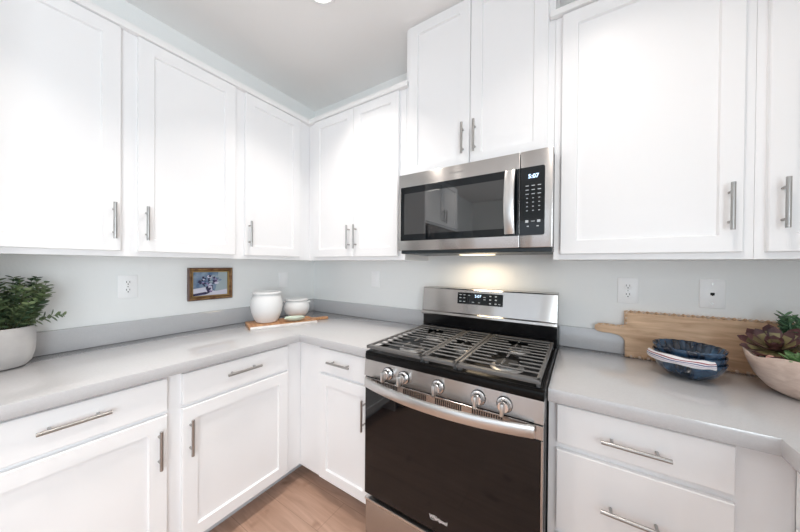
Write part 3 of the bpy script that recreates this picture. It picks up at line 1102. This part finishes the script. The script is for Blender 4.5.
# ------------------------------------------------------------------ jars on a serving board in the corner
U_ = Vector((0.383, 0.923, 0))
ang = math.atan2(0.923, 0.383)
sb = thing('serving_board', 'wooden paddle serving board with a pale marble edge in the left corner', 'board', (0.290, -0.745, CT1), ang)
b_ = MB().use(ACACIA)
hl = 0.430
b_.prism([(0, 0.0), (hl, 0.0), (hl, 0.215), (0, 0.215)], 0, 0.018, bev=0.003)
o = b_.build('wooden_plank', None, sb)
MB().box(0.006, hl-0.004, -0.013, 0.0, 0.0, 0.018, 0.003, 2).build('marble_edge', MARBLE, sb)
b_ = MB().use(ACACIA)
hp = [(hl-0.002, 0.075), (hl-0.002, 0.140)]
outl = [(hl, 0.135), (hl+0.03, 0.125), (hl+0.07, 0.127), (hl+0.095, 0.133), (hl+0.113, 0.125), (hl+0.118, 0.107), (hl+0.113, 0.090), (hl+0.095, 0.082), (hl+0.07, 0.088), (hl+0.03, 0.090), (hl, 0.080)]
b_.prism(list(reversed(outl)), 0.001, 0.017, bev=0.003)
b_.build('paddle_handle', None, sb)
BT = CT1+0.0182
JX, JY = 0.208, -0.578
jar = thing('ceramic_jar', 'taller white ceramic jar on the serving board, left of the short jar', 'jar', (JX, JY, BT))
k = 1.0
MB().lathe([(0.055, 0), (0.066, 0.003), (0.080, 0.028), (0.095, 0.070), (0.101, 0.108), (0.099, 0.145), (0.090, 0.175), (0.082, 0.187), (0.081, 0.191), (0.091, 0.195), (0.094, 0.201), (0.092, 0.208), (0.084, 0.210), (0.078, 0.205), (0.074, 0.185), (0.0, 0.16)], 56, cap=False).build('jar_body', CERAM, jar)
# small lug on the tall jar
SX, SY = 0.185, -0.318
jar2 = thing('ceramic_jar', 'shorter wide white ceramic jar in the corner, behind the sage leaf dish', 'jar', (SX, SY, BT))
MB().lathe([(0.05, 0), (0.062, 0.003), (0.080, 0.022), (0.093, 0.055), (0.092, 0.082), (0.082, 0.105), (0.073, 0.114), (0.0725, 0.118), (0.084, 0.121), (0.086, 0.126), (0.083, 0.131), (0.074, 0.132), (0.070, 0.126), (0.066, 0.11), (0, 0.10)], 56, cap=False).build('jar_body', CERAM, jar2)
for s in (-1, 1):
    da = Vector((0.80, 0.60, 0))*s
    pr = Vector((-0.60, 0.80, 0))
    pts = [da*0.078+Vector((0, 0, 0.108))+pr*(-0.016), da*0.094+Vector((0, 0, 0.110))+pr*(-0.012), da*0.099+Vector((0, 0, 0.111)), da*0.094+Vector((0, 0, 0.110))+pr*0.012, da*0.078+Vector((0, 0, 0.108))+pr*0.016]
    MB().tube(pts, 0.0055, 8).build('lug', CERAM, jar2)
# sage leaf dish
ld = thing('leaf_dish', 'small pale sage leaf-shaped dish on the serving board in front of the jars', 'dish', (0.350, -0.455, BT), R(62))
ld.scale = (1.15, 1.25, 1.25)
b_ = MB().use(SAGE)
top, bot = [], []
nu, nv = 14, 6
grid = []
for i in range(nu+1):
    u = i/nu
    hw = 0.034*math.sin(PI*min(1, u*0.93+0.07))**0.75+0.001
    row = []
    for j in range(nv+1):
        v = -1+2*j/nv
        x = -0.060+0.120*u
        row.append(Vector((x, v*hw, 0.004+0.020*(v*v)*math.sin(PI*u)**0.5+0.014*(2*u-1)**2)))
    grid.append(row)
for off in (0.0, -0.004):
    vs = [[b_.bm.verts.new(p+Vector((0, 0, off))) for p in row] for row in grid]
    for i in range(nu):
        for j in range(nv):
            q = (vs[i][j], vs[i+1][j], vs[i+1][j+1], vs[i][j+1])
            b_.bm.faces.new(q if off == 0 else tuple(reversed(q)))
    if off == 0:
        top = vs
    else:
        bot = vs
edge = [(i, 0) for i in range(nu+1)] + [(nu, j) for j in range(1, nv+1)] + [(i, nv) for i in range(nu-1, -1, -1)] + [(0, j) for j in range(nv-1, 0, -1)]
for (i0, j0), (i1, j1) in zip(edge, edge[1:]+edge[:1]):
    b_.bm.faces.new((top[i0][j0], bot[i0][j0], bot[i1][j1], top[i1][j1]))
b_.build('dish', None, ld, smooth=60)
MB().tube([(0.056, 0, 0.016), (0.075, 0.003, 0.014), (0.098, 0.000, 0.006)], [0.004, 0.0035, 0.003], 8).build('stem', ACACIA, ld)

# ------------------------------------------------------------------ carved board leaning on the back wall
lean = math.atan2(0.030, 0.20)
cb = thing('cutting_board', 'long wooden board with beaded edges leaning on the back wall', 'board', (2.226, -0.052, CT1))
cb.rotation_euler = (-lean, 0, 0)
BW, BH, BTK = 0.560, 0.213, 0.018
MP = Matrix(((1, 0, 0, 0), (0, 0, 1, 0), (0, 1, 0, 0), (0, 0, 0, 1)))
hb0 = 0.088
outline = [(0, 0), (BW, 0), (BW, BH), (0, BH), (0, 0.146), (-0.035, 0.142), (-0.075, 0.145), (-0.100, 0.143), (-0.116, 0.132), (-0.118, 0.116), (-0.108, 0.104), (-0.085, 0.100), (-0.050, 0.100), (-0.022, 0.094), (-0.006, 0.082), (0, 0.070)]
MB().prism(outline, 0.0, BTK, mtx=MP, bev=0.003).build('plank', WOOD, cb)
k_ = 0
for zz in (BH-0.0025, 0.0045):
    b_ = MB()
    x = 0.008
    while x < BW-0.004:
        b_.use(BEAD if k_ % 2 else BEADW)
        b_.sphere((x, -0.002, zz), 0.0060, sub=2)
        x += 0.0150
        k_ += 1
    b_.build('beading', None, cb)
b_ = MB()
zz = 0.155
while zz < BH-0.01:
    b_.use(BEAD if k_ % 2 else BEADW)
    b_.sphere((0.0055, -0.001, zz), 0.0048, sub=1); zz += 0.0118; k_ += 1
b_.build('beading', None, cb)
b_ = MB()
x = -0.095
while x < -0.005:
    b_.use(BEAD if k_ % 2 else BEADW)
    b_.sphere((x, -0.001, 0.139), 0.0042, sub=1); x += 0.0125; k_ += 1
b_.build('beading', None, cb)
# finger hole rim on the handle is plain wood

# ------------------------------------------------------------------ blue bowls and napkin
BX, BY = 2.401, -0.205


def bowl_mesh(name, z0, parent):
    nf = 22

    def fl(a, r, z, i):
        w_ = (0, 0, 0, 0, 0, 0.0, 0.1, 0.25, 0.35, 0.8, 1.5, 1.2, 0.5, 0)[i]
        return r+0.0024*w_*math.cos(nf*a), z+0.0012*w_*math.cos(nf*a)*(1 if i in (7, 8, 9) else 0)
    prof = [(0.0, 0.004), (0.040, 0.003), (0.046, 0.0), (0.052, 0.001), (0.075, 0.014), (0.092, 0.036), (0.1005, 0.058), (0.1035, 0.066), (0.1015, 0.0685), (0.097, 0.064), (0.088, 0.042), (0.070, 0.019), (0.045, 0.009), (0.0, 0.008)]
    return MB().lathe(prof, 176, fn=fl, cap=False).build('bowl_shell', NAVY, parent, smooth=60)


labs = ['dark blue fluted bowl, bottom one of the stack, standing on the counter',
        'dark blue fluted bowl in the middle of the stack of three',
        'dark blue fluted bowl on top of the stack of three']
bt = None
for i in range(3):
    t = thing('bowl', labs[i], 'bowl', (BX, BY, CT1+0.0003+i*0.0235), i*0.17, 'stacked blue bowls')
    if bt is None:
        bt = bowl_mesh('bowl_shell', 0, t)
    else:
        c2 = bt.copy(); COL.objects.link(c2); c2.parent = t
# napkin folded over the bottom bowl's rim, facing the camera
np_ = MB().use(NAPKIN)
a_mid = math.atan2(-1.703-BY, 2.045-BX)
uvl = np_.bm.loops.layers.uv.new('UVMap')
nU = 40
prof_n = [(0.1010, 0.0712), (0.1055, 0.0735), (0.1060, 0.0860), (0.1090, 0.0905), (0.1140, 0.0895), (0.1180, 0.0830), (0.1195, 0.0740), (0.1185, 0.0655), (0.1155, 0.0620), (0.1110, 0.0640), (0.1075, 0.0690)]
rows = []
for i in range(nU+1):
    u = -1+2*i/nU
    a_ = a_mid+(R(36)*u if u > 0 else R(74)*u)
    row = []
    for j, (r_, z_) in enumerate(prof_n):
        wob = (0.0014*math.sin(13*u+j*0.9)+0.0014+0.003*max(0, -u)**2) if j not in (0, 1, 10) else 0.003*max(0, -u)**2
        zz = z_+(0.0016*math.sin(7.0*u+1+j) if 2 <= j <= 8 else 0)
        row.append(np_.bm.verts.new(((r_+wob)*math.cos(a_), (r_+wob)*math.sin(a_), zz)))
    rows.append(row)
m_ = len(prof_n)
for i in range(nU):
    for j in range(m_):
        j2 = (j+1) % m_
        f = np_.bm.faces.new((rows[i][j], rows[i+1][j], rows[i+1][j2], rows[i][j2]))
        for lp, (uu, vv) in zip(f.loops, ((i/nU, j/m_), ((i+1)/nU, j/m_), ((i+1)/nU, (j+1)/m_), (i/nU, (j+1)/m_))):
            lp[uvl].uv = (uu, vv)
np_.bm.faces.new(list(reversed(rows[0]))); np_.bm.faces.new(rows[-1])
nk = np_.build('napkin', None, None, smooth=50)
nk.location = (BX, BY, CT1)
tag(nk, 'folded striped cloth napkin hanging over the front of the blue bowls', 'napkin')

# ------------------------------------------------------------------ succulent trough
TX, TY = 2.722, -0.232
tr = thing('succulent_planter', 'pale wooden bowl planted with succulents at right edge of photo', 'planter', (TX, TY, CT1))
AX, AY = 0.180, 0.172


def oval(a, fx, fy, p=2.08):
    c_, s_ = math.cos(a), math.sin(a)
    return (fx*math.copysign(abs(c_)**(2/p), c_), fy*math.copysign(abs(s_)**(2/p), s_))


b_ = MB().use(TROUGH)
prof_t = [(0.50, 0.50, 0.0), (0.58, 0.58, 0.001), (0.72, 0.72, 0.016), (0.86, 0.86, 0.050), (0.955, 0.955, 0.093), (1.0, 1.0, 0.127), (0.99, 0.99, 0.132), (0.945, 0.945, 0.129), (0.87, 0.87, 0.095), (0.84, 0.84, 0.09)]
seg = 72
rings = []
for (sx, sy, z) in prof_t:
    ring = []
    for k in range(seg):
        a_ = 2*PI*k/seg
        x, y = oval(a_, AX*sx, AY*sy)
        zz = z+(0.006*math.sin(a_*3+1)+0.004*math.sin(a_*7))*(z/0.118)
        ring.append(b_.bm.verts.new((x, y, zz)))
    rings.append(ring)
for r0_, r1_ in zip(rings, rings[1:]):
    for k in range(seg):
        b_.bm.faces.new((r0_[k], r0_[(k+1) % seg], r1_[(k+1) % seg], r1_[k]))
b_.bm.faces.new(list(reversed(rings[0]))); b_.bm.faces.new(rings[-1])
b_.build('wooden_trough', None, tr, smooth=50)
# gravel bed
b_ = MB().use(SOIL)
ring = [b_.bm.verts.new((*oval(2*PI*k/48, AX*0.87, AY*0.87), 0.096)) for k in range(48)]
cen = b_.bm.verts.new((0, 0, 0.106))
for k in range(48):
    b_.bm.faces.new((ring[k], ring[(k+1) % 48], cen))
b_.build('soil', None, tr, smooth=60)
b_ = MB()
for k in range(150):
    a_ = rnd.uniform(0, 2*PI); q = math.sqrt(rnd.random())
    x, y = oval(a_, AX*0.83*q, AY*0.83*q)
    b_.use(rnd.choice([PINK, CREAM, CREAM, MARBLE, TROUGH]))
    b_.sphere((x, y, 0.101+0.007*(1-q)), rnd.uniform(0.004, 0.009), 1, 0.85, 0.7, sub=1)
tag(b_.build('pebbles', None, tr, smooth=60), kind='stuff')


def fat_leaf(b_, base, d_, n_, ln, wd, th, up_curve=0.25, tip=0.75, seg=8, alt=None):
    d_ = d_.normalized(); s_ = d_.cross(n_).normalized(); n_ = s_.cross(d_).normalized()
    rows_ = []
    sec = 7
    if alt:
        b_.use(alt); ai = b_.mi
        b_.use(b_.mats[0])
    for i in range(sec+1):
        u = i/sec
        ww = wd*0.5*(0.34+0.66*math.sin(PI*min(1.0, u/tip)*0.5)) * (1 if u < tip else math.sqrt(max(0.0, 1-((u-tip)/(1-tip+1e-6))**2)))
        ww = max(ww, wd*0.03)
        tt = th*0.5*(0.7+0.3*math.sin(PI*u))*(1 if u < 0.85 else 0.6)
        c_ = base+d_*ln*u+n_*up_curve*ln*u*u
        rows_.append([b_.bm.verts.new(c_+s_*ww*math.cos(2*PI*k/seg)+n_*(tt*math.sin(2*PI*k/seg)-0.25*ww*(math.cos(2*PI*k/seg)**2)*-0.6)) for k in range(seg)])
    for q, (r0_, r1_) in enumerate(zip(rows_, rows_[1:])):
        for k in range(seg):
            b_.bm.faces.new((r0_[k], r0_[(k+1) % seg], r1_[(k+1) % seg], r1_[k])).material_index = (ai if alt and k in (1, 2) and q < sec-2 else b_.mi)
    b_.bm.faces.new(list(reversed(rows_[0]))).material_index = b_.mi
    b_.bm.faces.new(rows_[-1]).material_index = b_.mi


def rosette(name, m_, c, axis, rows_, label=None, th=0.006, tip=0.7, curve=0.2, alt=None):
    b_ = MB().use(m_)
    c = Vector(c); axis = Vector(axis).normalized()
    e1 = axis.cross(Vector((0, 1, 0.2))).normalized(); e2 = axis.cross(e1)
    for (cnt, elev, ln, wd, off, r0_) in rows_:
        for k in range(cnt):
            a_ = off+2*PI*k/cnt+rnd.uniform(-0.08, 0.08)
            rad = e1*math.cos(a_)+e2*math.sin(a_)
            d_ = rad*math.cos(R(elev))+axis*math.sin(R(elev))
            nn = axis*math.cos(R(elev))-rad*math.sin(R(elev))
            fat_leaf(b_, c+rad*r0_, d_, nn, ln*rnd.uniform(0.92, 1.08), wd, th, curve, tip, alt=alt)
    o = b_.build(name, None, tr, smooth=60)
    if label: o['label'] = label
    return o


rosette('rosette_succulent', BURG, (-0.100, 0.035, 0.136), (-0.30, -0.50, 1),
        [(10, 12, 0.088, 0.036, 0.0, 0.006), (8, 34, 0.074, 0.033, 0.35, 0.005), (6, 58, 0.048, 0.026, 0.1, 0.004), (4, 76, 0.028, 0.016, 0.5, 0.002)], 'burgundy and olive rosette succulent', tip=0.72, alt=OLIVE)
# jade-like bunch at the back
b_ = MB().use(SUCG)
for k in range(16):
    bx_, by_ = rnd.uniform(-0.065, 0.03), rnd.uniform(0.075, 0.125)
    hh = rnd.uniform(0.09, 0.16)
    b0 = Vector((bx_, by_, 0.100)); tp_ = Vector((bx_+rnd.uniform(-0.02, 0.02), by_+rnd.uniform(-0.015, 0.015), 0.100+hh))
    b_.tube([b0, (b0+tp_)/2, tp_], 0.0028, 6)
    for q in range(7):
        u = 0.3+0.7*q/6
        p = b0.lerp(tp_, u)
        for s in (0, 1):
            a_ = q*R(90)+s*PI+rnd.uniform(-0.4, 0.4)
            d_ = Vector((math.cos(a_), math.sin(a_), rnd.uniform(0.2, 0.7)))
            fat_leaf(b_, p, d_, Vector((0, 0, 1)), 0.024, 0.014, 0.006, 0.1, 0.75, 6)
b_.build('jade_succulent', None, tr, smooth=60)
rosette('pointed_succulent', SUCL, (-0.075, -0.070, 0.112), (-0.3, 0.1, 1),
        [(8, 16, 0.075, 0.026, 0.2, 0.004), (7, 40, 0.062, 0.024, 0.6, 0.004), (5, 66, 0.042, 0.018, 0.0, 0.002)], 'bright green pointed succulent', 0.008, 0.45, 0.15)
rosette('pointed_succulent', SUCG, (0.060, -0.060, 0.108), (0, 0, 1),
        [(9, 14, 0.070, 0.024, 0.2, 0.004), (7, 40, 0.058, 0.022, 0.6, 0.004), (5, 68, 0.040, 0.016, 0.0, 0.002)], 'darker green pointed succulent', 0.008, 0.5, 0.15)
b_ = MB().use(PINK)
b_.sphere((-0.135, -0.030, 0.118), 0.011, 1, 0.9, 0.85)
b_.use(BURG)
for k in range(7):
    a_ = 2*PI*k/7
    fat_leaf(b_, Vector((-0.02, 0.03, 0.115)), Vector((math.cos(a_), math.sin(a_), 1.3)), Vector((-math.cos(a_), -math.sin(a_), 0.8)), 0.055, 0.018, 0.006, 0.1, 0.6, 6)
b_.build('red_succulent', None, tr, smooth=60)
